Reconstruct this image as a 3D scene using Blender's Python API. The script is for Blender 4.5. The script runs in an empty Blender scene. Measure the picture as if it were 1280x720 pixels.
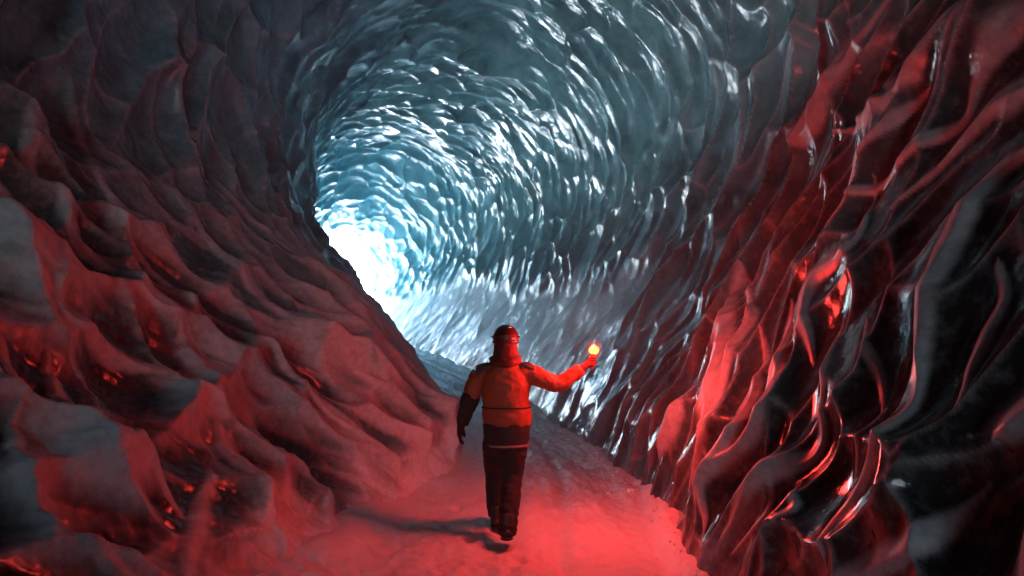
import bpy, bmesh, math, random
import numpy as np
from mathutils import Vector, Matrix

S = bpy.context.scene
COL = S.collection
R = math.radians
random.seed(4)

# ------------------------------------------------------------------ camera, sky, sun, exposure
CAMZ = 1.6
cam_d = bpy.data.cameras.new('camera')
cam_d.sensor_width = 36.0
cam_d.lens = 24.0
cam_d.clip_start = 0.05
cam_d.clip_end = 6000
cam = bpy.data.objects.new('camera', cam_d)
COL.objects.link(cam)
cam.location = (0, 0, CAMZ)
cam.rotation_euler = (R(90 + 4.7), 0, 0)
S.camera = cam

SUN_EL, SUN_AZ = R(38), R(40)          # azimuth measured from +y towards +x
w = bpy.data.worlds.new('World')
S.world = w
w.use_nodes = True
nt = w.node_tree
nt.nodes.clear()
sky = nt.nodes.new('ShaderNodeTexSky')
sky.sky_type = 'NISHITA'
sky.sun_disc = False
sky.sun_elevation = SUN_EL
sky.sun_rotation = SUN_AZ
bg = nt.nodes.new('ShaderNodeBackground')
bg.inputs['Strength'].default_value = 0.15
wo = nt.nodes.new('ShaderNodeOutputWorld')
nt.links.new(sky.outputs[0], bg.inputs[0])
nt.links.new(bg.outputs[0], wo.inputs[0])

sd = bpy.data.lights.new('sun', 'SUN')
sd.energy = 5.0
sd.angle = R(0.53)
sd.color = (1.0, 0.95, 0.88)
sun = bpy.data.objects.new('sun', sd)
COL.objects.link(sun)
sdir = Vector((math.sin(SUN_AZ) * math.cos(SUN_EL), math.cos(SUN_AZ) * math.cos(SUN_EL), math.sin(SUN_EL)))
sun.rotation_euler = sdir.to_track_quat('Z', 'Y').to_euler()

S.view_settings.view_transform = 'Standard'
S.view_settings.look = 'None'
S.view_settings.gamma = 1.0
S.view_settings.exposure = 4.25
S.render.engine = 'CYCLES'
cy = S.cycles
cy.use_denoising = True
cy.max_bounces = 7
cy.diffuse_bounces = 5
cy.glossy_bounces = 3
cy.transparent_max_bounces = 6
cy.sample_clamp_indirect = 3.0
cy.caustics_reflective = False
cy.caustics_refractive = False

# ------------------------------------------------------------------ numeric helpers
def hash2(i, j, k=0):
    h = (i.astype(np.int64) * 374761393 + j.astype(np.int64) * 668265263 + k * 1442695041) & 0xFFFFFFFF
    h = ((h ^ (h >> 13)) * 1274126177) & 0xFFFFFFFF
    h = ((h ^ (h >> 15)) * 2246822519) & 0xFFFFFFFF
    return ((h ^ (h >> 16)) & 0xFFFFFF) / float(0xFFFFFF)

def vnoise(x, y, seed=0):
    xi, yi = np.floor(x), np.floor(y)
    fx, fy = x - xi, y - yi
    fx = fx * fx * fx * (fx * (fx * 6 - 15) + 10)
    fy = fy * fy * fy * (fy * (fy * 6 - 15) + 10)
    a = hash2(xi, yi, seed); b = hash2(xi + 1, yi, seed)
    c = hash2(xi, yi + 1, seed); d = hash2(xi + 1, yi + 1, seed)
    return (a + (b - a) * fx) * (1 - fy) + (c + (d - c) * fx) * fy * 1.0

def fbm(x, y, seed=0, octv=3):
    v = 0; amp = 1; tot = 0
    for o in range(octv):
        v = v + amp * (vnoise(x * 2 ** o + 17.3 * o, y * 2 ** o - 9.1 * o, seed + o) * 2 - 1)
        tot += amp; amp *= 0.5
    return v / tot

def smooth(a, b, x):
    t = np.clip((x - a) / (b - a), 0, 1)
    return t * t * (3 - 2 * t)

def cells(a, b, seed, jit=0.95, soft=60.0):
    """jittered cells: squared distance to nearest, gap to second nearest, id, offset from the nearest centre"""
    ia = np.floor(a); ib = np.floor(b)
    f1 = np.full(a.shape, 9.0); f2 = np.full(a.shape, 9.0); acc = np.zeros(a.shape)
    idd = np.zeros(a.shape, np.int64)
    da1 = np.zeros(a.shape); db1 = np.zeros(a.shape)
    for oi in (-1, 0, 1):
        ci = ia + oi
        sh = 0.5 * (np.mod(ci, 2))
        for oj in (-1, 0, 1, 2):
            cj = ib + oj
            px = ci + 0.5 + jit * (hash2(ci, cj, seed) - 0.5)
            py = cj + 0.5 - sh + jit * (hash2(ci, cj, seed + 7) - 0.5)
            wgt = 0.8 + 0.45 * hash2(ci, cj, seed + 13)
            da, db = a - px, b - py
            sk = np.where(da > 0, 1.35, .78)
            d = (da * da * sk + db * db) * wgt + .38 * hash2(ci, cj, seed + 29)
            acc += np.exp(-np.minimum(soft * d, 80))
            new = d < f1
            f2 = np.where(new, f1, np.minimum(f2, d))
            f1 = np.where(new, d, f1)
            idd = np.where(new, (ci.astype(np.int64) + 5000) * 20000 + cj.astype(np.int64) + 5000, idd)
            da1 = np.where(new, da, da1); db1 = np.where(new, db, db1)
    return np.clip(-np.log(acc + 1e-30) / soft, 0, 1.1), np.sqrt(f2) - np.sqrt(f1), idd, da1, db1

# ------------------------------------------------------------------ the course of the cave
Y_EXIT, Y_REAR = 37.0, -20.0
def cx(y):
    y = np.asarray(y, float)
    t = np.clip((y - 8) / 28, 0, None)
    return -8.9 * t ** 1.52
def fz(y):
    y = np.asarray(y, float)
    t = np.clip((y - 10) / 26, 0, None)
    return 2.1 * t ** 1.25
def tang(y):
    dx = (cx(y + .05) - cx(y - .05)) / .1
    n = np.sqrt(dx * dx + 1)
    return dx / n, 1 / n

PROF = np.array([(0, -.7), (.9, -.55), (1.30, -.1), (1.64, .7), (2.3, 1.8), (2.95, 3.2), (3.4, 4.7), (3.2, 6.3), (2.3, 7.6), (1.1, 8.3), (0, 8.5),
                 (-1.2, 8.3), (-2.4, 7.6), (-3.25, 6.4), (-3.5, 5.1), (-3.35, 3.9), (-2.75, 2.6), (-2.0, 1.35), (-1.4, .3), (-1.0, -.3), (-.5, -.65), (0, -.7)], float)
def catmull(P, n):
    out = []
    m = len(P) - 1
    for i in range(m):
        p0 = P[(i - 1) % m]; p1 = P[i]; p2 = P[i + 1]; p3 = P[(i + 2) % m]
        t = np.linspace(0, 1, n, endpoint=False)[:, None]
        out.append(.5 * ((2 * p1) + (-p0 + p2) * t + (2 * p0 - 5 * p1 + 4 * p2 - p3) * t * t + (-p0 + 3 * p1 - 3 * p2 + p3) * t ** 3))
    out.append(P[-1:])
    return np.vstack(out)
PC = catmull(PROF, 60)
seg = np.linalg.norm(np.diff(PC, axis=0), axis=1)
ARC = np.concatenate([[0], np.cumsum(seg)])
CIRC = ARC[-1]

# theta sampling: more columns on the side walls, few under the floor
NT = 1180
zc = np.interp(np.linspace(0, CIRC, 4000), ARC, PC[:, 1])
dens = np.where(zc < -.3, .25, np.where(zc < 5.2, 1.6, 1.0))
cd = np.concatenate([[0], np.cumsum(dens)[:-1]]); cd /= cd[-1]
VV = np.interp(np.linspace(0, 1, NT), cd, np.linspace(0, CIRC, 4000))
# row sampling
rows = list(np.linspace(Y_REAR, -0.2, 70)[:-1]); y = -0.2
while y < Y_EXIT:
    rows.append(y)
    y += 0.06 if y < .8 else min(max(y * y / 2559 * 1.35, 0.0125), 0.07)
rows.append(Y_EXIT)
YY = np.array(rows); NS = len(YY)
print('cave grid', NS, NT)

V, Yg = np.meshgrid(VV, YY)
lx = np.interp(V, ARC, PC[:, 0]); lz = np.interp(V, ARC, PC[:, 1])
side = np.clip(lx / 2.5, -1, 1)                          # -1 left, +1 right
def base_point(V, Y, lx, lz):
    sc = 1 - .38 * smooth(27, 36, Y) - .36 * smooth(-4, -14, Y)
    wob = .16 * fbm(V * .25, Y * .22, 3, 2)
    k = sc + wob * .35
    near_r = smooth(9, 2.5, Y) * smooth(.6, 2.4, lx) * .12
    X = lx * (k - near_r) + .9 * smooth(5.5, 10.5, Y) * smooth(24, 14, Y) * smooth(3.6, .8, lz) * (lx < 0) * smooth(0, -.8, lx)
    Z = lz * k
    X = X * (1 + .34 * smooth(11, 4.5, Y) * smooth(0, -1.6, lx) * smooth(-.2, 1.2, lz))
    tx, ty = tang(Y)
    return np.stack([cx(Y) + X * ty, Y - X * tx, fz(Y) + Z], -1)
P0 = base_point(V, Yg, lx, lz)
eps = .02
dV = base_point(V + eps, Yg, np.interp(np.clip(V + eps, 0, CIRC), ARC, PC[:, 0]), np.interp(np.clip(V + eps, 0, CIRC), ARC, PC[:, 1])) - P0
dY = base_point(V, Yg + eps, lx, lz) - P0
N = np.cross(dY, dV); N /= np.linalg.norm(N, axis=-1, keepdims=True) + 1e-9
ctr = np.stack([cx(Yg), Yg, fz(Yg) + 4], -1)
N *= np.sign(np.sum(N * (ctr - P0), -1, keepdims=True))          # inwards

# scallop pattern
left = smooth(.2, -.7, side); right = smooth(-.2, .7, side)
near = smooth(11, 3.5, Yg)
low = smooth(5.6, 4.0, lz)
wx = .55 * fbm(V * .45, Yg * .5, 21, 2) + .18 * fbm(V * 1.5, Yg * 1.6, 31, 2)
wy = .55 * fbm(V * .4 + 9, Yg * .45, 41, 2) + .15 * fbm(V * 1.7, Yg * 1.5, 51, 2)
skew = (.30 + .45 * near + .75 * left * smooth(20, 9, Yg)) * (np.clip(lz, 0, 5.5 - 1.9 * left) - 5.5 + 1.9 * left)
gs = np.linspace(-30, 60, 3000); GK = np.interp(Yg, gs, np.concatenate([[0], np.cumsum(.5 * smooth(11, 3.5, gs[:-1]) * np.diff(gs))])); GK -= np.max(GK); GK *= 1 + .7 * left
sideg = smooth(.1, .9, side) - smooth(-.1, -.9, side)
sa = Yg + wx + skew
def warp_near(s, lo, hi, y0, y1):            # integral of 1/cell length
    ys = np.linspace(-30, 60, 3000)
    c = lo + (hi - lo) * smooth(y0, y1, ys)
    g = np.concatenate([[0], np.cumsum(1 / c[:-1] * np.diff(ys))])
    return np.interp(s, ys, g) - np.interp(22.0, ys, g)
A_r = warp_near(sa, .50, .58, 5, 14)
A_l = warp_near(sa, .78, .58, 6, 12)
A = A_r * (1 - left) + A_l * left
vw = V + wy * 1.2
B = (vw - sideg * GK) / (.88 + .14 * left * near + .25 * right * near)
f1, gap, cid, da, db = cells(A, B, 11)
bowl = np.clip(f1, 0, 1.0)
# asymmetric lip: steeper on the side that faces the exit
lip = bowl
A2 = (Yg + wx * .6 + skew * .8) / .42
B2 = (V + wy) / .95
g1, gap2, _, ga, _ = cells(A2, B2, 77)
A3 = (Yg + wx + skew) / 1.9; B3 = (V + wy * 2) / 2.6
h1, gap3, _, _, _ = cells(A3, B3, 99, .9, 30)

# the large individual ridges close to the camera: courses traced over the wall, (x, y, half width) as seen in the picture,
# turned into places on the wall (V, Y) with real widths in metres
RIDGES = [
 [(918,345,10),(905,390,20),(897,440,26),(880,500,20),(862,545,10)],  # pale frost patch put in for the red glow beside the flare
 [(935,420,6),(930,480,14),(905,545,18),(868,600,8)],
 [(862,470,10),(840,520,20),(815,560,12)],
 [(1225,-5,20),(1185,45,24),(1140,105,18),(1090,140,11),(1035,158,5)],
 [(1095,-5,12),(1060,60,14),(1035,110,18),(1010,160,20),(980,190,10)],
 [(1290,0,26),(1240,50,20),(1200,95,10),(1175,140,8),(1130,180,8),(1080,230,6),(1030,262,4)],
 [(1290,85,12),(1225,120,20),(1180,165,16),(1140,210,8),(1105,245,4)],
 [(1290,160,6),(1240,190,13),(1200,235,22),(1160,320,26),(1140,400,24),(1128,470,12),(1116,520,11),(1075,570,13),(1030,620,14),(1006,680,7)],
 [(1212,325,8),(1216,360,9),(1205,400,11),(1182,445,9),(1172,490,6)],
 [(1130,135,8),(1075,200,10),(1040,240,9),(1000,300,5)],
 [(1075,235,5),(1062,300,8),(1015,345,18),(1000,400,9),(992,430,5)],
 [(1060,395,5),(1066,450,7),(1062,495,4)],
 [(1028,398,5),(1020,440,9),(1010,500,8),(985,550,9),(930,595,14),(885,650,7)],
 [(968,385,7),(960,440,14),(950,500,17),(920,545,15),(872,592,9),(858,645,6)],
 [(1168,598,7),(1140,640,13),(1100,675,15),(1050,700,15),(1005,730,13)],
 [(1290,470,34),(1235,515,26),(1190,530,8)],
 [(1290,580,20),(1262,650,26),(1252,730,22)],
 [(940,598,4),(920,640,6),(888,672,4)],
 [(922,352,6),(930,385,9),(915,430,14),(890,490,14),(862,545,10),(835,590,5)],
 [(1064,500,4),(1050,530,6),(1028,572,5)],
 [(966,595,4),(973,620,6),(960,642,4)],
 [(8,515,5),(15,560,9),(40,610,11),(80,655,12),(130,690,13),(195,722,12)],
 [(70,450,9),(92,500,13),(130,545,15),(180,590,15),(228,618,7)],
 [(272,538,9),(300,572,17),(335,612,17),(362,652,14),(398,674,7)],
 [(40,355,8),(58,405,11),(110,432,13),(160,455,11),(202,474,7)],
 [(12,125,9),(42,200,10),(82,280,12),(130,340,12),(190,388,10),(240,432,6)],
 [(198,395,7),(232,435,11),(262,485,10),(312,542,7)],
 [(240,245,8),(292,320,10),(350,388,12),(418,440,10),(470,482,8),(540,528,5)],
 [(150,285,7),(200,340,10),(245,390,7)],
 [(335,436,7),(380,490,8),(440,532,8),(505,572,5)],
 [(418,598,9),(425,640,11),(430,685,8)],
 [(272,592,8),(262,640,10),(248,715,9)],
 [(300,240,6),(395,330,8),(468,400,8),(530,452,5)],
 [(-10,210,9),(30,262,10),(62,330,9)],
 [(0,440,12),(30,480,10),(50,520,6)],
 [(90,110,5),(120,190,7),(165,262,8),(200,300,5)],
 [(200,110,4),(212,190,6),(250,260,6),(300,310,4)],
]
def pix(p):
    d = p[..., 1]; z = p[..., 2] - CAMZ
    ca_, sb_ = math.cos(R(4.7)), math.sin(R(4.7))
    dep = np.maximum(d * ca_ + z * sb_, .2); up = -d * sb_ + z * ca_
    return 640 + 853.3 * p[..., 0] / dep, 360 - 853.3 * up / dep, dep
SB = P0 + N * .06
gy0 = int(np.searchsorted(YY, .9)); gy1 = int(np.searchsorted(YY, 18.0))
SS = SB[gy0:gy1:2, ::3]; sx_, sy_, sdp = pix(SS)
sV = V[gy0:gy1:2, ::3]; sY = Yg[gy0:gy1:2, ::3]
ridge_h = np.zeros_like(V); ridge_f = np.zeros_like(V)
rn = .22 * fbm(V * 2.2, Yg * 2.2, 301, 3)
for rd in RIDGES:
    pts = []
    for (x_, y_, w_) in rd:
        e = (sx_ - x_) ** 2 + (sy_ - y_) ** 2
        cand = e < max(e.min() * 1.5, 90)
        kk = np.argmin(np.where(cand, sdp, 1e9))
        pts.append((sV.ravel()[kk], sY.ravel()[kk], w_ * sdp.ravel()[kk] / 853.3 * 1.25))
    pts = np.array(pts)
    pts = np.vstack([pts[0] + .35 * (pts[0] - pts[1]), pts, pts[-1] + .35 * (pts[-1] - pts[-2])]); pts[0, 2] = .006; pts[-1, 2] = .006; pts[1, 2] *= .7; pts[-2, 2] *= .7
    if np.any(np.abs(np.diff(pts[:, 0])) > 4): continue
    q = np.vstack([2 * pts[0] - pts[1], pts, 2 * pts[-1] - pts[-2]]); dn = []
    for i in range(1, len(q) - 2):
        p0, p1, p2, p3 = q[i - 1:i + 3]
        for t in np.linspace(0, 1, 7, endpoint=False):
            dn.append(.5 * ((2 * p1) + (-p0 + p2) * t + (2 * p0 - 5 * p1 + 4 * p2 - p3) * t * t + (-p0 + 3 * p1 - 3 * p2 + p3) * t ** 3))
    dn.append(q[-2]); dn = np.array(dn)
    m_ = dn[:, 2].max() * 3 + .1
    a0, a1 = np.searchsorted(YY, [dn[:, 1].min() - m_, dn[:, 1].max() + m_]); b0, b1 = np.searchsorted(VV, [dn[:, 0].min() - m_, dn[:, 0].max() + m_])
    vv_, yy_ = V[a0:a1, b0:b1], Yg[a0:a1, b0:b1]
    best = np.full(vv_.shape, 9.0); bw = np.full(vv_.shape, .05)
    for (v0, y0, w0), (v1, y1, w1) in zip(dn[:-1], dn[1:]):
        L2 = (v1 - v0) ** 2 + (y1 - y0) ** 2 + 1e-9
        t = np.clip(((vv_ - v0) * (v1 - v0) + (yy_ - y0) * (y1 - y0)) / L2, 0, 1)
        wq = np.maximum(w0 + (w1 - w0) * t, .008)
        dd = np.sqrt((vv_ - v0 - t * (v1 - v0)) ** 2 + (yy_ - y0 - t * (y1 - y0)) ** 2) / wq
        sg = np.sign((vv_ - v0) * (y1 - y0) - (yy_ - y0) * (v1 - v0)) * np.sign(v1 - v0 + 1e-9)
        dd = dd * np.where(sg > 0, 1.35, .62)
        c_ = dd < best; best = np.where(c_, dd, best); bw = np.where(c_, wq, bw)
    best = best + rn[a0:a1, b0:b1]
    hh = bw * .95 * np.exp(-np.abs(np.maximum(best, 0) / 1.1) ** 1.35)
    ridge_h[a0:a1, b0:b1] = np.maximum(ridge_h[a0:a1, b0:b1], hh)
    ridge_f[a0:a1, b0:b1] = np.maximum(ridge_f[a0:a1, b0:b1], smooth(1.15, .45, best))
zone = smooth(9, 5, Yg)
# snow-covered lower right bank further in, left foot drift
snow = smooth(11, 16, Yg + lz * .8) * smooth(3.5, 2.3, lz + .5 * fbm(V * .8, Yg * .5, 61, 3)) * (lx > 0)
snow = np.maximum(snow, smooth(9, 13, Yg) * smooth(2.6, 1.2, lz + .6 * fbm(V * .8, Yg * .5, 62, 3)) * (lx < 0) * .9)
snow = np.maximum(snow, smooth(.55, .1, lz + .25 * fbm(V * 2, Yg * 1.2, 63, 3)) * (lx < 0))
amp = (.27 + .09 * near * smooth(3, 4.5, lz) + .15 * near * left * low + .06 * right * near) * (.55 + .9 * vnoise(V * .6, Yg * .6, 404))
amp = amp * (1 - .9 * snow) * (1 - .55 * right * smooth(.9, 0, lz))
fine = (.03 + .02 * smooth(5, 14, Yg)) * (1 - .9 * right * near) * (1 - .8 * near * low) * (1 - .6 * snow)
h = amp * lip + fine * np.clip(g1, 0, 1) + (.16 + .22 * near * left) * np.clip(h1, 0, 1.1) * (1 - .5 * snow)
h += .04 * fbm(V * 2.2, Yg * 2.2, 71, 3) * (.25 + .75 * low * left) + .012 * fbm(V * 9, Yg * 9, 72, 2) * (.3 + .7 * left)
h = h * (1 - zone * (.30 * right + .15 * left)) + ridge_h
h += left * zone * (.06 * np.abs(fbm((Yg + skew * 1.3) * 3.2, V * 1.1, 74, 3)) + .006 * fbm(V * 26, Yg * 26, 75, 2))
h += snow * .09 * fbm((Yg + 1.5 * lz) * .9, V * .3, 73, 3)
under = smooth(-.25, .15, lz)
h = h * (.2 + .8 * under) - .16
tx, ty = tang(Yg)
Tn = np.stack([tx, ty, 0 * tx], -1)
P = P0 + N * h[..., None] - Tn * (.35 * amp * bowl * under * (1 - .5 * zone))[..., None]

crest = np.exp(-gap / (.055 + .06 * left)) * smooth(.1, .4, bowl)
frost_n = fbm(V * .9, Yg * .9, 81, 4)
frost_shine = crest * (.5 + .1 * right * near) * (1 - .9 * near * smooth(2.8, 4.2, lz)) * (1 - .6 * left * smooth(3, 4.2, lz)) + .30 * (1 - .9 * right * near) * (1 - .9 * left * smooth(2.6, 4, lz)) * smooth(0, .5, frost_n) * smooth(.15, .5, bowl)
frost_shine += left * smooth(3.5, 1.9, lz + .4 * frost_n) * smooth(-.25, .25, .9 * bowl - .25 - .20 * near + .55 * fbm((V - GK) * .8, (Yg + skew) * 2.4, 82, 4)) * .75
frost_shine = frost_shine * (1 - zone * right * .85) + .45 * right * zone * np.exp(-gap / .035) * smooth(.12, .35, bowl) * (1 - .35 * zone * left)
frost_shine = frost_shine * (1 - .5 * left * low * np.exp(-gap / .07) * smooth(-.05, .12, da))
frost_shine = frost_shine + .42 * smooth(2.8, 4.2, lz) * smooth(14, 9, Yg) * np.exp(-gap / .03) * smooth(.12, .35, bowl)  # thin pale rims painted as glints on the dull upper scallops
frost_shine = np.maximum(frost_shine, ridge_f * .85 * (1 - .75 * left * smooth(2.6, 3.8, lz)))
frost_shine = np.clip(frost_shine * (1 - .45 * smooth(5.5, 7, lz)), 0, 1)
frost_shine = np.maximum(frost_shine, snow)
blue = smooth(4, 24, Yg + .6 * lz) ** .6  # daylight glow put into the ice colour: bluer and lighter towards the exit

# ------------------------------------------------------------------ materials
def newmat(name):
    m = bpy.data.materials.new(name); m.use_nodes = True
    n = m.node_tree.nodes; l = m.node_tree.links
    return m, n, l, n['Principled BSDF']
def attr(n, name):
    a = n.new('ShaderNodeAttribute'); a.attribute_name = name; return a.outputs['Fac']
def mixc(n, l, fac, a, b):
    m = n.new('ShaderNodeMix'); m.data_type = 'RGBA'
    for sock, v in ((m.inputs[0], fac), (m.inputs[6], a), (m.inputs[7], b)):
        if isinstance(v, (tuple, float, int)): sock.default_value = v if not isinstance(v, tuple) else (*v, 1)
        else: l.new(v, sock)
    return m.outputs[2]
def math_(n, l, op, a, b=None, c=None, clamp=False):
    m = n.new('ShaderNodeMath'); m.operation = op; m.use_clamp = clamp
    for i, v in enumerate((a, b, c)):
        if v is None: continue
        if isinstance(v, (int, float)): m.inputs[i].default_value = v
        else: l.new(v, m.inputs[i])
    return m.outputs[0]
def noise(n, l, scale, detail=4, rough=.55, vec=None, dist=0):
    t = n.new('ShaderNodeTexNoise'); t.inputs['Scale'].default_value = scale
    t.inputs['Detail'].default_value = detail; t.inputs['Roughness'].default_value = rough
    t.inputs['Distortion'].default_value = dist
    g = n.new('ShaderNodeNewGeometry')
    l.new(vec if vec is not None else g.outputs['Position'], t.inputs['Vector'])
    return t.outputs['Fac']
def bump(n, l, hgt, dist, strength=1.0, prev=None):
    b = n.new('ShaderNodeBump'); b.inputs['Distance'].default_value = dist; b.inputs['Strength'].default_value = strength
    l.new(hgt, b.inputs['Height'])
    if prev is not None: l.new(prev, b.inputs['Normal'])
    return b.outputs[0]

def ice_material():
    m, n, l, b = newmat('glacier_ice')
    fr = attr(n, 'frost_shine'); bl = attr(n, 'blue'); sn = attr(n, 'snow')
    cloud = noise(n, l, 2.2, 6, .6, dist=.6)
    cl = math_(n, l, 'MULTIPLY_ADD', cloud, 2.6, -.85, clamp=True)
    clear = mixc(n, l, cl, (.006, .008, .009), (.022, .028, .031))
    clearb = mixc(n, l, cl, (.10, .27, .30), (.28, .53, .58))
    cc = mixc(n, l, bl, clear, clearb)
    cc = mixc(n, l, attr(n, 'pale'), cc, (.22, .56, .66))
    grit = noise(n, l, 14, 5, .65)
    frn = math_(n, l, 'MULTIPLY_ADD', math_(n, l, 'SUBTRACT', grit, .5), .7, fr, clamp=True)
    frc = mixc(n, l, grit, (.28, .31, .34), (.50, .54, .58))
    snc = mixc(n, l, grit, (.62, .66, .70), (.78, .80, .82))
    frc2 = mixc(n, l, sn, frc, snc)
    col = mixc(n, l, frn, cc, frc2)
    # small grit frozen into the ice
    sp = noise(n, l, 26, 3, .6)
    spm = math_(n, l, 'MULTIPLY_ADD', sp, 9.0, -6.1, clamp=True)
    col = mixc(n, l, math_(n, l, 'MULTIPLY', spm, .55), col, (.02, .018, .016))
    l.new(col, b.inputs['Base Color'])
    ro = math_(n, l, 'MULTIPLY_ADD', frn, .40, .12)
    wet = noise(n, l, 1.6, 4, .55)
    wetm = math_(n, l, 'MULTIPLY_ADD', wet, -5.0, 3.1, clamp=True)
    ro = math_(n, l, 'MULTIPLY_ADD', math_(n, l, 'MULTIPLY', frn, math_(n, l, 'MULTIPLY_ADD', wetm, .6, .4)), .42, .11)
    ro = math_(n, l, 'MULTIPLY_ADD', attr(n, 'dry'), .12, ro)
    l.new(ro, b.inputs['Roughness'])
    b.inputs['IOR'].default_value = 1.31
    l.new(math_(n, l, 'MULTIPLY_ADD', frn, -.2, .2, clamp=True), b.inputs['Coat Weight'])
    b.inputs['Coat Roughness'].default_value = .06
    b.inputs['Coat IOR'].default_value = 1.31
    n1 = bump(n, l, noise(n, l, 5, 2, .5), .04, .35)
    n2 = bump(n, l, noise(n, l, 38, 4, .6), .004, .45, n1)
    l.new(n2, b.inputs['Normal'])
    l.new(n1, b.inputs['Coat Normal'])
    # daylight that soaks through the glacier where the ice over the cave is thin
    tl = n.new('ShaderNodeBsdfTranslucent')
    tn = noise(n, l, .55, 3, .5)
    k = math_(n, l, 'MULTIPLY', attr(n, 'thin'), math_(n, l, 'MULTIPLY_ADD', tn, 2.4, -.35, clamp=True))
    k = math_(n, l, 'MULTIPLY', k, math_(n, l, 'MULTIPLY_ADD', cl, .5, .5))
    mul = n.new('ShaderNodeMix'); mul.data_type = 'RGBA'; mul.blend_type = 'MULTIPLY'
    mul.inputs[0].default_value = 1; mul.inputs[6].default_value = (.30, .78, .92, 1)
    cmb = n.new('ShaderNodeCombineColor')
    for i in range(3): l.new(k, cmb.inputs[i])
    l.new(cmb.outputs[0], mul.inputs[7]); l.new(mul.outputs[2], tl.inputs['Color'])
    l.new(n1, tl.inputs['Normal'])
    ad = n.new('ShaderNodeAddShader'); l.new(b.outputs[0], ad.inputs[0]); l.new(tl.outputs[0], ad.inputs[1])
    l.new(ad.outputs[0], n['Material Output'].inputs['Surface'])
    return m

def snow_material():
    m, n, l, b = newmat('packed_snow')
    tr = attr(n, 'track')
    g = noise(n, l, 9, 6, .6); g2 = noise(n, l, 60, 4, .6)
    c = mixc(n, l, g, (.58, .62, .66), (.80, .82, .84))
    c = mixc(n, l, tr, c, (.45, .49, .53))
    d = noise(n, l, 33, 3, .6)
    dm = math_(n, l, 'MULTIPLY_ADD', d, 9, -6.2, clamp=True)
    c = mixc(n, l, math_(n, l, 'MULTIPLY', dm, .5), c, (.10, .09, .08))
    l.new(c, b.inputs['Base Color'])
    b.inputs['Roughness'].default_value = .55
    b.inputs['IOR'].default_value = 1.31
    l.new(bump(n, l, g2, .01, .7, bump(n, l, g, .05, .6)), b.inputs['Normal'])
    return m
ICE = ice_material(); SNOW = snow_material()

# ------------------------------------------------------------------ mesh helpers
def mesh_from(name, verts, quads, mat, attrs=None, smooth_=True):
    me = bpy.data.meshes.new(name)
    nv, nq = len(verts), len(quads)
    k = quads.shape[1]
    me.vertices.add(nv); me.vertices.foreach_set('co', np.ascontiguousarray(verts, np.float32).ravel())
    me.loops.add(nq * k); me.loops.foreach_set('vertex_index', np.ascontiguousarray(quads, np.int32).ravel())
    me.polygons.add(nq)
    me.polygons.foreach_set('loop_start', np.arange(0, nq * k, k, dtype=np.int32))
    me.polygons.foreach_set('loop_total', np.full(nq, k, np.int32))
    me.update(calc_edges=True)
    if smooth_: me.polygons.foreach_set('use_smooth', np.ones(nq, bool))
    for an, av in (attrs or {}).items():
        if an in ('nx', 'ny', 'nz'): continue
        a = me.attributes.new(an, 'FLOAT', 'POINT'); a.data.foreach_set('value', np.ascontiguousarray(av, np.float32))
    if attrs and 'nx' in attrs:
        me.normals_split_custom_set_from_vertices(np.stack([attrs['nx'], attrs['ny'], attrs['nz']], -1).tolist())
    me.materials.append(mat)
    return me
def link(name, me, parent=None):
    o = bpy.data.objects.new(name, me); COL.objects.link(o)
    if parent is not None: o.parent = parent
    return o
def sub(verts, quads, attrs):
    used, inv = np.unique(quads.ravel(), return_inverse=True)
    return verts[used], inv.reshape(quads.shape), {k: v[used] for k, v in attrs.items()}

# ------------------------------------------------------------------ cave walls
FV = P.reshape(-1, 3)
idx = np.arange(NS * NT).reshape(NS, NT)
Q = np.stack([idx[:-1, :-1], idx[:-1, 1:], idx[1:, 1:], idx[1:, :-1]], -1).reshape(-1, 4)
nrm = np.cross(FV[Q[:, 1]] - FV[Q[:, 0]], FV[Q[:, 3]] - FV[Q[:, 0]])
if np.sum(nrm * N.reshape(-1, 3)[Q[:, 0]]) < 0: Q = Q[:, ::-1]
pale = .65 * smooth(22, 33, Yg)  # bright exit light put into the wall colour: paler towards the mouth
thin = .0036 * smooth(3.0 - .6 * left, 6.3 - .9 * left, lz + .06 * (Yg - 8)) * (.55 + .45 * smooth(4, 14, Yg)) * smooth(-3, 3, Yg)
GN = np.cross(np.gradient(P, axis=1), np.gradient(P, axis=0)); GN /= np.linalg.norm(GN, axis=-1, keepdims=True) + 1e-12
GN *= np.sign(np.sum(GN * N)); GN = GN.reshape(-1, 3)
dry = left * low * smooth(3.6, 2.4, lz)
ATT = dict(dry=dry.ravel(), nx=GN[:, 0], ny=GN[:, 1], nz=GN[:, 2], thin=thin.ravel(), pale=pale.ravel(), frost_shine=frost_shine.ravel(), blue=blue.ravel(), snow=snow.ravel())
fmid = Q[:, 0]
flx, flz = lx.ravel()[fmid], lz.ravel()[fmid]
fcid = cid.ravel()[fmid]; fy = Yg.ravel()[fmid]
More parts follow.
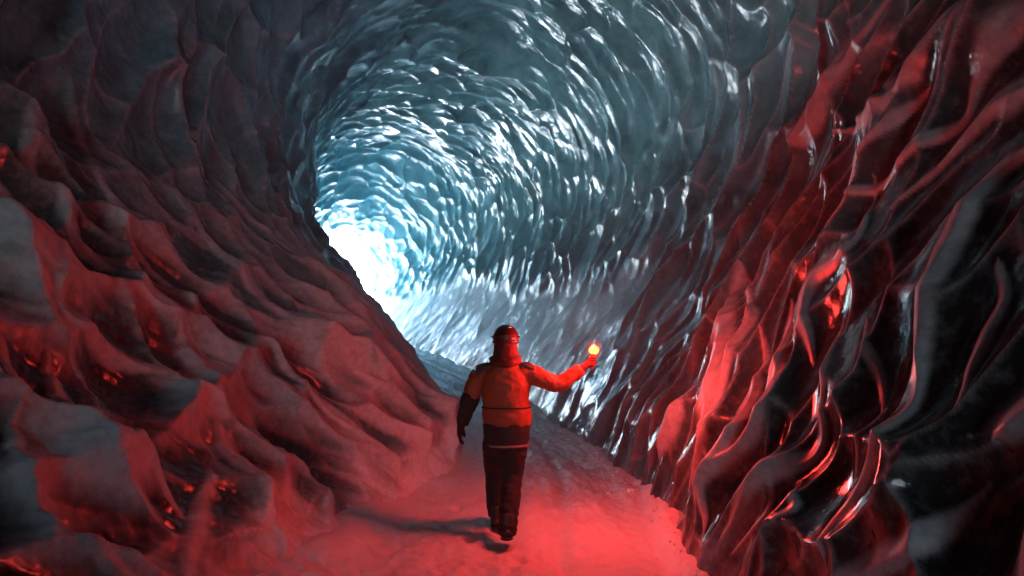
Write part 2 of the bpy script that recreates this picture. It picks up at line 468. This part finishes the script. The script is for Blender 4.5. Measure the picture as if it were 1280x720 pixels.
# projected size of every face
c4 = FV[Q]
ca, sa_ = math.cos(R(4.7)), math.sin(R(4.7))
def project(p):
    x = p[..., 0]; d = p[..., 1]; z = p[..., 2] - CAMZ
    dep = d * ca + z * sa_; up = -d * sa_ + z * ca
    dep = np.where(dep < .2, np.nan, dep)
    return 640 + 853.3 * x / dep, 360 - 853.3 * up / dep
px, py = project(c4)
area = .5 * np.abs((px[:, 2] - px[:, 0]) * (py[:, 3] - py[:, 1]) - (px[:, 3] - px[:, 1]) * (py[:, 2] - py[:, 0]))
mx, my = np.nanmean(px, 1), np.nanmean(py, 1)
area = np.where((mx > 0) & (mx < 1280) & (my > 0) & (my < 720) & np.isfinite(area), area, 0)
region = np.where(flz > 6.3, 1, np.where(flx < 0, 0, 2))
for k, nm in enumerate(('left_wall', 'ceiling', 'right_wall')):
    sel = np.where(region == k)[0]
    ids, inv = np.unique(fcid[sel], return_inverse=True)
    ar = np.bincount(inv, weights=area[sel])
    order = np.argsort(-ar)[:300]
    keep = np.zeros(len(ids), bool); keep[order[ar[order] > 60]] = True
    v_, q_, a_ = sub(FV, Q[sel[~keep[inv]]], ATT)
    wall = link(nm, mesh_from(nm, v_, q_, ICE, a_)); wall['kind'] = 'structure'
    srt = np.argsort(inv, kind='stable'); bnd = np.searchsorted(inv[srt], np.arange(len(ids) + 1))
    for c in np.where(keep)[0]:
        f = sel[srt[bnd[c]:bnd[c + 1]]]
        v_, q_, a_ = sub(FV, Q[f], ATT)
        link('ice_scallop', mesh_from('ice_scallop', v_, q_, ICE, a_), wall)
    print(nm, keep.sum())

# ------------------------------------------------------------------ snow path on the cave floor
fy_ = np.concatenate([np.linspace(Y_REAR, 2.5, 60)[:-1], np.geomspace(2.5, Y_EXIT, 460)])
fx_ = np.linspace(-2.3, 2.3, 300)
FX, FY = np.meshgrid(fx_, fy_)
ph = FX - .35 * np.sin(FY * .22 - .6) - .15
rut = np.zeros_like(FX)
for c_, wd, dp in ((-.42, .13, .05), (.16, .10, .06), (.55, .16, .05), (.92, .08, .045), (-.05, .06, .03)):
    off = c_ + .12 * np.sin(FY * .55 + c_ * 9)
    rut += dp * np.exp(-((ph - off) / wd) ** 2) * (.6 + .4 * vnoise(FY * 1.5, ph * 0 + c_ * 5, 5))
fh = .06 * fbm(FX * .9, FY * .7, 91, 3) + .042 * fbm(FX * 4, FY * 3, 92, 3) + .018 * fbm(FX * 16, FY * 12, 93, 2)
fh += .20 * smooth(-.75, -1.7, FX) + .10 * smooth(1.15, 1.6, FX) - 1.3 * rut * smooth(2, 5.5, FY)
# footprints
rngp = random.Random(8)
for k in range(70):
    yy = 3.6 + k * .33 + rngp.uniform(-.1, .1); xx = rngp.uniform(-.7, .8)
    gx = (FX - xx) / .06; gy = (FY - yy) / .15
    fh -= .04 * np.exp(-(gx * gx + gy * gy) ** 2)
tx, ty = tang(FY)
FP = np.stack([cx(FY) + FX * ty, FY - FX * tx, fz(FY) + fh], -1)
ii = np.arange(FX.size).reshape(FX.shape)
FQ = np.stack([ii[:-1, :-1], ii[:-1, 1:], ii[1:, 1:], ii[1:, :-1]], -1).reshape(-1, 4)
track = np.clip(rut / .06, 0, 1) * smooth(3, 8, FY) * .4 * (.4 + .6 * vnoise(FX * 3, FY * 1.2, 8))
link('snow_path', mesh_from('snow_path', FP.reshape(-1, 3), FQ, SNOW, dict(track=track.ravel())))['kind'] = 'structure'

# open snow in front of both mouths of the cave
def field(name, y0, z0, sgn):
    ys = y0 + sgn * np.concatenate([[0], np.geomspace(.5, 2500, 60)])
    us = np.concatenate([-np.geomspace(2500, 1, 40), [0], np.geomspace(1, 2500, 40)])
    U, W = np.meshgrid(us, ys)
    dist = np.abs(W - y0)
    Z = z0 - .02 + 1.2 * fbm(U * .03, W * .03, 5, 3) * smooth(5, 60, dist) - .01 * dist.clip(0, 300) * (sgn > 0)
    X = U + float(cx(y0))
    p = np.stack([X, W, Z], -1).reshape(-1, 3)
    i2 = np.arange(U.size).reshape(U.shape)
    q = np.stack([i2[:-1, :-1], i2[:-1, 1:], i2[1:, 1:], i2[1:, :-1]], -1).reshape(-1, 4)
    if sgn < 0: q = q[:, ::-1]
    link(name, mesh_from(name, p, q, SNOW, dict(track=np.zeros(len(p)))))['kind'] = 'structure'
field('snow_field', Y_EXIT - .8, float(fz(Y_EXIT)), 1)
field('snow_plain', Y_REAR, -.02, -1)
# light portals (they only guide the sampling of the sky through the two mouths; they give no light)
def portal(name, y, rot):
    d = bpy.data.lights.new(name, 'AREA'); d.shape = 'RECTANGLE'; d.size = 8.5; d.size_y = 10; d.energy = 1
    d.cycles.is_portal = True
    o = bpy.data.objects.new(name, d); COL.objects.link(o)
    o.location = (float(cx(y)), y, float(fz(y)) + 4.2)
    o.rotation_euler = rot
tx0, ty0 = tang(Y_EXIT)
portal('portal', Y_EXIT + 1.3, (R(-90), 0, -math.atan2(float(tx0), float(ty0))))
portal('portal', Y_REAR - .05, (R(90), 0, 0))

# ------------------------------------------------------------------ the walker
def simple(name, col, rough=.7, nscale=30, var=.25, bmp=.004, metallic=0, bscale=None):
    m, n, l, b = newmat(name)
    g = noise(n, l, nscale, 4, .6)
    c = mixc(n, l, g, tuple(x * (1 - var) for x in col), tuple(min(1, x * (1 + var)) for x in col))
    l.new(c, b.inputs['Base Color']); b.inputs['Roughness'].default_value = rough
    b.inputs['Metallic'].default_value = metallic
    l.new(bump(n, l, noise(n, l, bscale or nscale * 3, 3, .6), bmp, .7), b.inputs['Normal'])
    return m
M_JACKET = simple('orange_shell_fabric', (.27, .052, .016), .66, 9, .22, .004, bscale=45)
M_DARK = simple('black_fabric', (.010, .010, .011), .8, 22, .3, .004)
M_PANTS = simple('dark_trouser_fabric', (.009, .009, .010), .85, 18, .3, .005)
M_HELMET = simple('dark_red_helmet_shell', (.055, .010, .010), .35, 12, .15, .001)
M_BUFF = simple('red_hood_fabric', (.10, .013, .011), .8, 18, .25, .004)
M_STRIPE = simple('pale_reflective_tape', (.20, .13, .11), .5, 40, .15, .001)
M_SKIN = simple('skin', (.45, .27, .19), .55, 30, .1, .001)
M_BOOT = simple('boot_rubber', (.015, .014, .014), .5, 22, .25, .003)
M_METAL = simple('clip_metal', (.6, .6, .6), .2, 30, .1, .0005, 1)
M_LAMPSTRAP = simple('lamp_strap', (.05, .045, .045), .7, 30, .2, .001)

def tube(bm, pts, n=20, sub_=5):
    """closed tube; pts = (x, y, z, rx, ry) smoothed by catmull; ellipse axes: rx across, ry in depth"""
    P_ = np.array(pts, float)
    Pp = np.vstack([2 * P_[0] - P_[1], P_, 2 * P_[-1] - P_[-2]])
    o = []
    for i in range(1, len(Pp) - 2):
        p0, p1, p2, p3 = Pp[i - 1:i + 3]
        for t in np.linspace(0, 1, sub_, endpoint=False):
            o.append(.5 * ((2 * p1) + (-p0 + p2) * t + (2 * p0 - 5 * p1 + 4 * p2 - p3) * t * t + (-p0 + 3 * p1 - 3 * p2 + p3) * t ** 3))
    o.append(Pp[-2]); o = np.array(o)
    rings = []
    for k, q in enumerate(o):
        d = Vector(o[min(k + 1, len(o) - 1)][:3] - o[max(k - 1, 0)][:3]).normalized()
        ref = Vector((1, 0, 0)) if abs(d.x) < .75 else Vector((0, 0, 1))
        u = (ref - d * ref.dot(d)).normalized(); v = d.cross(u)
        c = Vector(q[:3])
        rings.append([bm.verts.new(c + u * (q[3] * math.cos(2 * math.pi * j / n)) + v * (q[4] * math.sin(2 * math.pi * j / n))) for j in range(n)])
    for a, b in zip(rings, rings[1:]):
        for j in range(n): bm.faces.new((a[j], a[(j + 1) % n], b[(j + 1) % n], b[j]))
    bm.faces.new(rings[0][::-1]); bm.faces.new(rings[-1])
def ball(bm, c, r, seg_=20, squash=None):
    mt = Matrix.Translation(c) @ Matrix.Diagonal((*r, 1))
    bmesh.ops.create_uvsphere(bm, u_segments=seg_, v_segments=seg_ // 2 + 2, radius=1, matrix=mt)
def fused(name, bm, mat, parent, voxel=.012, wr=0.0, wseed=0, wscale=9, iters=3, wdir=(1, 1, 1)):
    bmesh.ops.recalc_face_normals(bm, faces=bm.faces)
    me = bpy.data.meshes.new(name); bm.to_mesh(me); bm.free()
    tmp = bpy.data.objects.new('tmp', me); COL.objects.link(tmp)
    rm = tmp.modifiers.new('r', 'REMESH'); rm.mode = 'VOXEL'; rm.voxel_size = voxel
    sm = tmp.modifiers.new('s', 'SMOOTH'); sm.iterations = iters; sm.factor = .6
    dg = bpy.context.evaluated_depsgraph_get(); dg.update()
    out = bpy.data.meshes.new_from_object(tmp.evaluated_get(dg))
    bpy.data.objects.remove(tmp); bpy.data.meshes.remove(me)
    out.name = name
    if wr:
        nv = len(out.vertices); co = np.zeros(nv * 3); out.vertices.foreach_get('co', co); co = co.reshape(-1, 3)
        no = np.zeros(nv * 3); out.vertices.foreach_get('normal', no); no = no.reshape(-1, 3)
        a = (co[:, 0] + co[:, 1] * .7) * wscale * wdir[0]; b = (co[:, 2] + co[:, 1] * .4) * wscale * wdir[2]
        f = fbm(a, b, 200 + wseed, 3)
        f = 1 - np.abs(f) * 2.2
        co += no * (f * wr)[:, None]
        out.vertices.foreach_set('co', co.ravel())
    out.polygons.foreach_set('use_smooth', np.ones(len(out.polygons), bool))
    out.materials.clear(); out.materials.append(mat); out.update()
    return link(name, out, parent)
def plain(name, bm, mat, parent):
    bmesh.ops.recalc_face_normals(bm, faces=bm.faces)
    me = bpy.data.meshes.new(name); bm.to_mesh(me); bm.free()
    me.polygons.foreach_set('use_smooth', np.ones(len(me.polygons), bool))
    me.materials.append(mat)
    return link(name, me, parent)

PX, PY = -.055, 5.92
pz = -.02
person = bpy.data.objects.new('person', None); COL.objects.link(person)
person.location = (PX, PY, pz); person.empty_display_size = .3
person['category'] = 'person'
person['label'] = 'walker seen from behind in orange jacket and dark helmet, holding out a burning flare'
# joints, local; +y is away from the camera
SHL, ELL, WRL, HDL = (-.205, .02, 1.37), (-.315, .03, 1.12), (-.375, .10, .93), (-.395, .12, .84)
SHR, ELR, WRR, HDR = (.20, .0, 1.385), (.455, -.01, 1.285), (.675, -.03, 1.425), (.735, -.115, 1.475)
KNL, ANL = (-.10, .24, .52), (-.085, .36, .12)
KNR, ANR = (.055, .04, .50), (.015, -.24, .13)
# body (continuous, mostly covered)
bm = bmesh.new()
tube(bm, [(0, .02, .85, .14, .10), (0, .02, 1.0, .135, .10), (0, .0, 1.2, .15, .11), (0, 0, 1.36, .17, .10), (0, .0, 1.44, .09, .08), (0, .02, 1.50, .055, .06), (0, .03, 1.58, .055, .065)])
ball(bm, (0, .035, 1.655), (.077, .097, .115))
ball(bm, (0, .128, 1.64), (.014, .022, .022), 10)
for sx in (-1, 1): ball(bm, (sx * .078, .03, 1.645), (.012, .022, .033), 10)
tube(bm, [(*SHL, .055, .055), (*ELL, .042, .042), (*WRL, .028, .03)])
tube(bm, [(*SHR, .055, .055), (*ELR, .042, .042), (*WRR, .028, .03)])
tube(bm, [(-.09, .02, .9, .09, .09), (*KNL, .058, .06), (*ANL, .038, .04)])
tube(bm, [(.08, .02, .9, .09, .09), (*KNR, .058, .06), (*ANR, .038, .04)])
fused('body', bm, M_SKIN, person, .011)
# jacket
bm = bmesh.new()
tube(bm, [(.01, .02, .93, .205, .145), (.01, .015, 1.02, .208, .15), (.005, .01, 1.15, .20, .145), (0, .0, 1.28, .215, .145), (0, 0, 1.38, .205, .125), (0, .0, 1.45, .12, .10), (0, .01, 1.50, .088, .088)], 28)
tube(bm, [(-.15, .01, 1.385, .085, .085), (-.225, .02, 1.345, .082, .082), (-.275, .025, 1.24, .075, .075), (-.30, .03, 1.155, .068, .07)])
tube(bm, [(.13, 0, 1.39, .085, .088), (.225, -.005, 1.36, .082, .085), (.34, -.02, 1.315, .076, .078), (*ELR, .070, .073), (.56, -.02, 1.345, .062, .064), (.65, -.027, 1.408, .05, .05)])
jk = fused('jacket', bm, M_JACKET, person, .0105, .008, 1, 9, 2, (1, 1, 1.3))
# black lower sleeve
bm = bmesh.new()
tube(bm, [(-.297, .03, 1.18, .076, .076), (*ELL, .074, .075), (-.352, .06, 1.02, .064, .066), (-.378, .095, .935, .05, .052)])
s = fused('sleeve_cuff', bm, M_DARK, jk, .010, .009, 5, 14, 2); s['label'] = 'black lower left sleeve'
# black hem panel and pale stripe, waist seam
bm = bmesh.new()
tube(bm, [(.01, .02, .765, .183, .142), (.01, .02, .80, .19, .145), (.01, .02, .87, .20, .15), (.01, .02, .945, .205, .150)], 32)
s = fused('hem_panel', bm, M_DARK, jk, .0105, .005, 6, 9, 2)
bm = bmesh.new()
tube(bm, [(.01, .02, .752, .186, .145), (.01, .02, .772, .189, .148)], 40, 3)
s = plain('hem_stripe', bm, M_STRIPE, jk)
bm = bmesh.new()
tube(bm, [(.005, .012, 1.075, .212, .156), (.005, .012, 1.087, .213, .157)], 40, 3)
plain('waist_seam', bm, M_DARK, jk)
# dark yoke patches on shoulders
bm = bmesh.new()
tube(bm, [(.12, -.02, 1.43, .03, .06), (.19, -.03, 1.425, .04, .062), (.25, -.035, 1.40, .03, .05)], 16)
s = fused('shoulder_patch', bm, M_LAMPSTRAP, jk, .010, .004, 9, 14, 1)
bm = bmesh.new()
tube(bm, [(-.12, -.02, 1.435, .03, .06), (-.19, -.02, 1.415, .04, .062), (-.245, -.015, 1.365, .03, .05)], 16)
s = fused('shoulder_patch', bm, M_LAMPSTRAP, jk, .010, .004, 9, 14, 1)
# hood rolled behind the neck
bm = bmesh.new()
tube(bm, [(0, .02, 1.44, .135, .115), (0, .01, 1.49, .118, .115), (0, .01, 1.54, .105, .11), (0, .02, 1.60, .098, .105), (0, .03, 1.64, .09, .10)], 28)
tube(bm, [(-.12, .0, 1.485, .03, .035), (-.07, -.085, 1.47, .035, .038), (0, -.115, 1.46, .036, .04), (.07, -.085, 1.47, .035, .038), (.12, .0, 1.485, .03, .035)], 14)
fused('hood', bm, M_BUFF, jk, .0105, .006, 2, 15, 2)
# helmet with shell, rim, straps, clip
bm = bmesh.new()
ball(bm, (0, .03, 1.672), (.113, .130, .118), 32)
hm = fused('helmet', bm, M_HELMET, person, .009, 0, 0, 9, 3)
bm = bmesh.new()
tube(bm, [(0, .03, 1.628, .115, .131), (0, .03, 1.642, .119, .136), (0, .03, 1.655, .116, .133)], 40, 3)
plain('rim', bm, M_HELMET, hm)
bm = bmesh.new()
pts = [(.118 * math.cos(t), .03 + .135 * math.sin(t), 1.685 + .006 * math.sin(3 * t), .010, .005) for t in np.linspace(0, 2 * math.pi, 30)]
tube(bm, pts, 8, 1)
plain('lamp_strap', bm, M_LAMPSTRAP, hm)
for cxx, czz, cyy, rr in ((.035, 1.765, -.04, .011), (.085, 1.645, -.075, .009)):
    bm = bmesh.new(); ball(bm, (cxx, cyy, czz), (rr * 1.6, rr * .7, rr), 12)
    plain('strap_clip', bm, M_METAL, hm)
bm = bmesh.new()
for k in range(3):
    ball(bm, (-.03 + .03 * k, .03 - .05 + .0 * k, 1.787), (.008, .03, .004), 10)
fused('vent', bm, M_DARK, hm, .004, 0)
# trousers
bm = bmesh.new()
tube(bm, [(0, .02, .74, .172, .128), (0, .02, .82, .168, .125), (0, .02, .88, .155, .115)], 28)
tube(bm, [(-.085, .03, .80, .105, .115), (-.095, .12, .66, .098, .105), (*KNL, .083, .09), (-.095, .32, .32, .076, .082), (*ANL, .076, .08), (-.085, .365, .075, .078, .085)])
tube(bm, [(.075, .02, .80, .108, .115), (.07, .035, .66, .10, .108), (*KNR, .085, .092), (.038, -.09, .31, .077, .083), (*ANR, .074, .08), (.012, -.255, .085, .076, .084)])
fused('trousers', bm, M_PANTS, person, .0115, .012, 3, 8, 2, (1, 1, 1.6))
# boots: heel, sole, shaft, toe; right one pushing off its toe
def boot(ank, pitch, parent):
    bm = bmesh.new()
    tube(bm, [(0, -.085, .035, .034, .025), (0, -.06, .045, .042, .04), (0, .02, .045, .046, .04), (0, .12, .038, .052, .032), (0, .185, .03, .042, .022), (0, .205, .028, .02, .012)], 18)
    tube(bm, [(0, -.02, .04, .05, .06), (0, -.02, .12, .052, .062), (0, -.03, .2, .056, .064)], 18)
    o = fused('boot', bm, M_BOOT, parent, .008, .003, 4, 20, 2)
    bm = bmesh.new()
    tube(bm, [(0, -.115, .006, .03, .012), (0, -.08, .008, .046, .014), (0, .03, .008, .044, .014), (0, .12, .008, .056, .014), (0, .19, .008, .045, .012), (0, .215, .01, .02, .008)], 16)
    s2 = plain('sole', bm, M_DARK, o)
    mt = Matrix.Translation((ank[0], ank[1], 0)) @ Matrix.Rotation(pitch, 4, 'X')
    for q in (o.data, s2.data):
        q.transform(mt)
    return o
b1 = boot((-.085, .34, 0), R(2), person); b2 = boot((.012, -.26, 0), R(-14), person)
b2.data.transform(Matrix.Translation((0, 0, .045))); b2.children[0].data.transform(Matrix.Translation((0, 0, .045)))
# gloved left hand, relaxed: palm, four fingers curled, thumb on the side
bm = bmesh.new()
hx, hy, hz = HDL
tube(bm, [(WRL[0] - .005, WRL[1], WRL[2] + .01, .04, .042), (hx, hy, hz + .05, .032, .047), (hx - .003, hy + .005, hz, .028, .05), (hx - .002, hy + .01, hz - .02, .022, .044)])
for k, (oy, ln) in enumerate(((.036, .062), (.013, .072), (-.011, .068), (-.034, .054))):
    tube(bm, [(hx, hy + oy + .006, hz - .005, .0125, .0125), (hx - .004, hy + oy + .008, hz - .02 - ln * .45, .012, .012), (hx + .010, hy + oy + .01, hz - .02 - ln * .85, .0115, .0115), (hx + .028, hy + oy + .01, hz - .015 - ln * 1.05, .0095, .0095)], 10, 3)
tube(bm, [(hx + .01, hy + .035, hz + .045, .015, .015), (hx + .022, hy + .062, hz + .015, .0135, .0135), (hx + .03, hy + .068, hz - .02, .012, .012), (hx + .032, hy + .066, hz - .038, .009, .009)], 10, 3)
g = fused('glove', bm, M_DARK, person, .0048, 0, 0, 9, 1)
# right hand closed round the flare's handle
FA = Vector((.745, -.045, 1.478)); FD = Vector((.10, -.06, .99)).normalized()      # handle passes through the fist
bm = bmesh.new()
wr = Vector(WRR); ad = (FA - wr).normalized()
tube(bm, [(*(wr - ad * .03), .036, .036), (*(wr + ad * .01), .032, .034), (*(FA - ad * .035), .035, .03), (*(FA - ad * .012), .034, .022)], 16)
u = ad; v = FD.cross(u).normalized(); u = v.cross(FD).normalized()
for k in range(4):
    c0 = FA + FD * (.030 - .021 * k)
    rr = .024
    pts = []
    for t in (-150, -95, -40, 15, 70, 125 - 12 * k):
        a = R(t)
        p = c0 + (u * math.cos(a) + v * math.sin(a)) * rr
        pts.append((*p, .0105 - .0004 * k, .0105))
    tube(bm, pts, 10, 3)
tube(bm, [(*(FA - u * .035 - v * .012 + FD * .01), .014, .014), (*(FA - u * .01 - v * -.030 + FD * .032), .013, .013), (*(FA + u * .015 + v * .030 + FD * .040), .012, .012), (*(FA + u * .028 + v * .014 + FD * .042), .0095, .0095)], 10, 3)
g = fused('glove', bm, M_BUFF, person, 0.003, 0, 0, 9, 1); g['label'] = 'right glove gripping the flare, lit red'  # flare light put into the fabric colour; the other glove is black

# ------------------------------------------------------------------ the hand flare
def emis(name, col, st):
    m = bpy.data.materials.new(name); m.use_nodes = True
    n = m.node_tree.nodes; l = m.node_tree.links; n.clear()
    e = n.new('ShaderNodeEmission'); e.inputs[0].default_value = (*col, 1); e.inputs[1].default_value = st
    o = n.new('ShaderNodeOutputMaterial')
    return m, n, l, e, o
fl = bpy.data.objects.new('hand_flare', None); COL.objects.link(fl)
fl.location = (PX + FA.x, PY + FA.y, pz + FA.z)
fl.rotation_euler = FD.to_track_quat('Z', 'Y').to_euler()
fl['category'] = 'flare'; fl['label'] = 'burning red hand flare held up in the right hand of the walker'
M_TUBE = simple('flare_cardboard', (.45, .05, .03), .6, 30, .15, .001)
bm = bmesh.new()
tube(bm, [(0, 0, -.07, .0125, .0125), (0, 0, .0, .0125, .0125), (0, 0, .045, .0125, .0125)], 16, 3)
plain('handle', bm, M_TUBE, fl)
bm = bmesh.new()
tube(bm, [(0, 0, .045, .014, .014), (0, 0, .052, .0145, .0145), (0, 0, .06, .012, .012)], 16, 3)
plain('burning_end', bm, M_DARK, fl)
m, n, l, e, o = emis('flame_core', (1.0, .34, .06), .085)
tr = n.new('ShaderNodeBsdfTransparent'); ads = n.new('ShaderNodeAddShader')      # fire gives light and lets light through
l.new(e.outputs[0], ads.inputs[0]); l.new(tr.outputs[0], ads.inputs[1]); l.new(ads.outputs[0], o.inputs[0])
bm = bmesh.new()
tube(bm, [(0, 0, .056, .012, .012), (0, 0, .060, .026, .026), (.001, 0, .074, .038, .038), (.003, 0, .092, .043, .044), (.004, 0, .112, .036, .036), (.002, 0, .128, .020, .022), (.004, 0, .136, .004, .004)], 20, 5)
plain('flame', bm, m, fl)
m2, n, l, e, o = emis('flare_halo', (1.0, .05, .02), .10)  # red bloom around the flame, added as a glowing shell
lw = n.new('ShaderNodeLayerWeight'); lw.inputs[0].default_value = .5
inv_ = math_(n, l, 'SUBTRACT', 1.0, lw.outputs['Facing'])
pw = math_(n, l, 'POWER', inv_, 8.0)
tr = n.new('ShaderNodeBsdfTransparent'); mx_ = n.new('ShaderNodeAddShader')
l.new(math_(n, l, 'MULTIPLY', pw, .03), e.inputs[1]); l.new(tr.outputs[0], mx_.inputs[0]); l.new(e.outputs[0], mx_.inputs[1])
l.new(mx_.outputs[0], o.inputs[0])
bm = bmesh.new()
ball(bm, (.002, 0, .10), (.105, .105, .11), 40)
plain('flare_halo', bm, m2, fl)
ld = bpy.data.lights.new('flare_light', 'POINT'); ld.energy = 10.2; ld.color = (1.0, .045, .038); ld.shadow_soft_size = .28
lo = bpy.data.objects.new('flare_light', ld); COL.objects.link(lo); lo.parent = fl; lo.location = (0, 0, .095)

# ------------------------------------------------------------------ crumbled ice along the foot of both walls
def rubble():
    rg = random.Random(21); vs = []; fs = []
    base = bmesh.new(); bmesh.ops.create_icosphere(base, subdivisions=1, radius=1)
    bv = [v.co.copy() for v in base.verts]; bf = [tuple(v.index for v in f.verts) for f in base.faces]; base.free()
    for k in range(260):
        y_ = 2.6 + 17 * rg.random() ** 1.6
        rt = rg.random() < .55
        x_ = (1.22 + abs(rg.gauss(0, .10))) if rt else (-1.05 - rg.random() * .45)
        if rg.random() < .12: x_ = rg.uniform(-1.1, 1.25)
        r_ = rg.choice((.008, .012, .016, .022, .034)) * rg.uniform(.7, 1.2) * (.5 if abs(x_) < 1 else 1)
        i_ = int(np.clip(np.searchsorted(fy_, y_), 0, len(fy_) - 1)); j_ = int(np.clip(np.searchsorted(fx_, x_), 0, len(fx_) - 1))
        c = Vector(FP[i_, j_]) + Vector((0, 0, r_ * .3))
        rot = Matrix.Rotation(rg.uniform(0, 6.3), 3, Vector((rg.random(), rg.random(), rg.random() + .1)).normalized())
        sc_ = (rg.uniform(.6, 1.4), rg.uniform(.6, 1.4), rg.uniform(.4, .9))
        o = len(vs)
        for v in bv:
            q = rot @ Vector((v.x * sc_[0], v.y * sc_[1], v.z * sc_[2])) * r_ * rg.uniform(.75, 1.15)
            vs.append(c + q)
        fs += [tuple(o + i for i in f) for f in bf]
    me = mesh_from('ice_rubble', np.array([tuple(v) for v in vs]), np.array(fs), SNOW, dict(track=np.zeros(len(vs))), False)
    link('ice_rubble', me)['kind'] = 'stuff'
rubble()

def haze_box():
    bm = bmesh.new()
    bmesh.ops.create_cube(bm, size=1, matrix=Matrix.Translation((-20, 12, 6)) @ Matrix.Diagonal((6000, 6000, 16, 1)))
    me = bpy.data.meshes.new('haze'); bm.to_mesh(me); bm.free()
    m = bpy.data.materials.new('haze_air'); m.use_nodes = True
    n = m.node_tree.nodes; n.clear()
    v = n.new('ShaderNodeVolumePrincipled'); v.inputs['Density'].default_value = 0.003; v.inputs['Color'].default_value = (.9, .95, 1, 1)
    o = n.new('ShaderNodeOutputMaterial'); m.node_tree.links.new(v.outputs[0], o.inputs['Volume'])
    me.materials.append(m)
    link('haze', me)['kind'] = 'stuff'
haze_box()
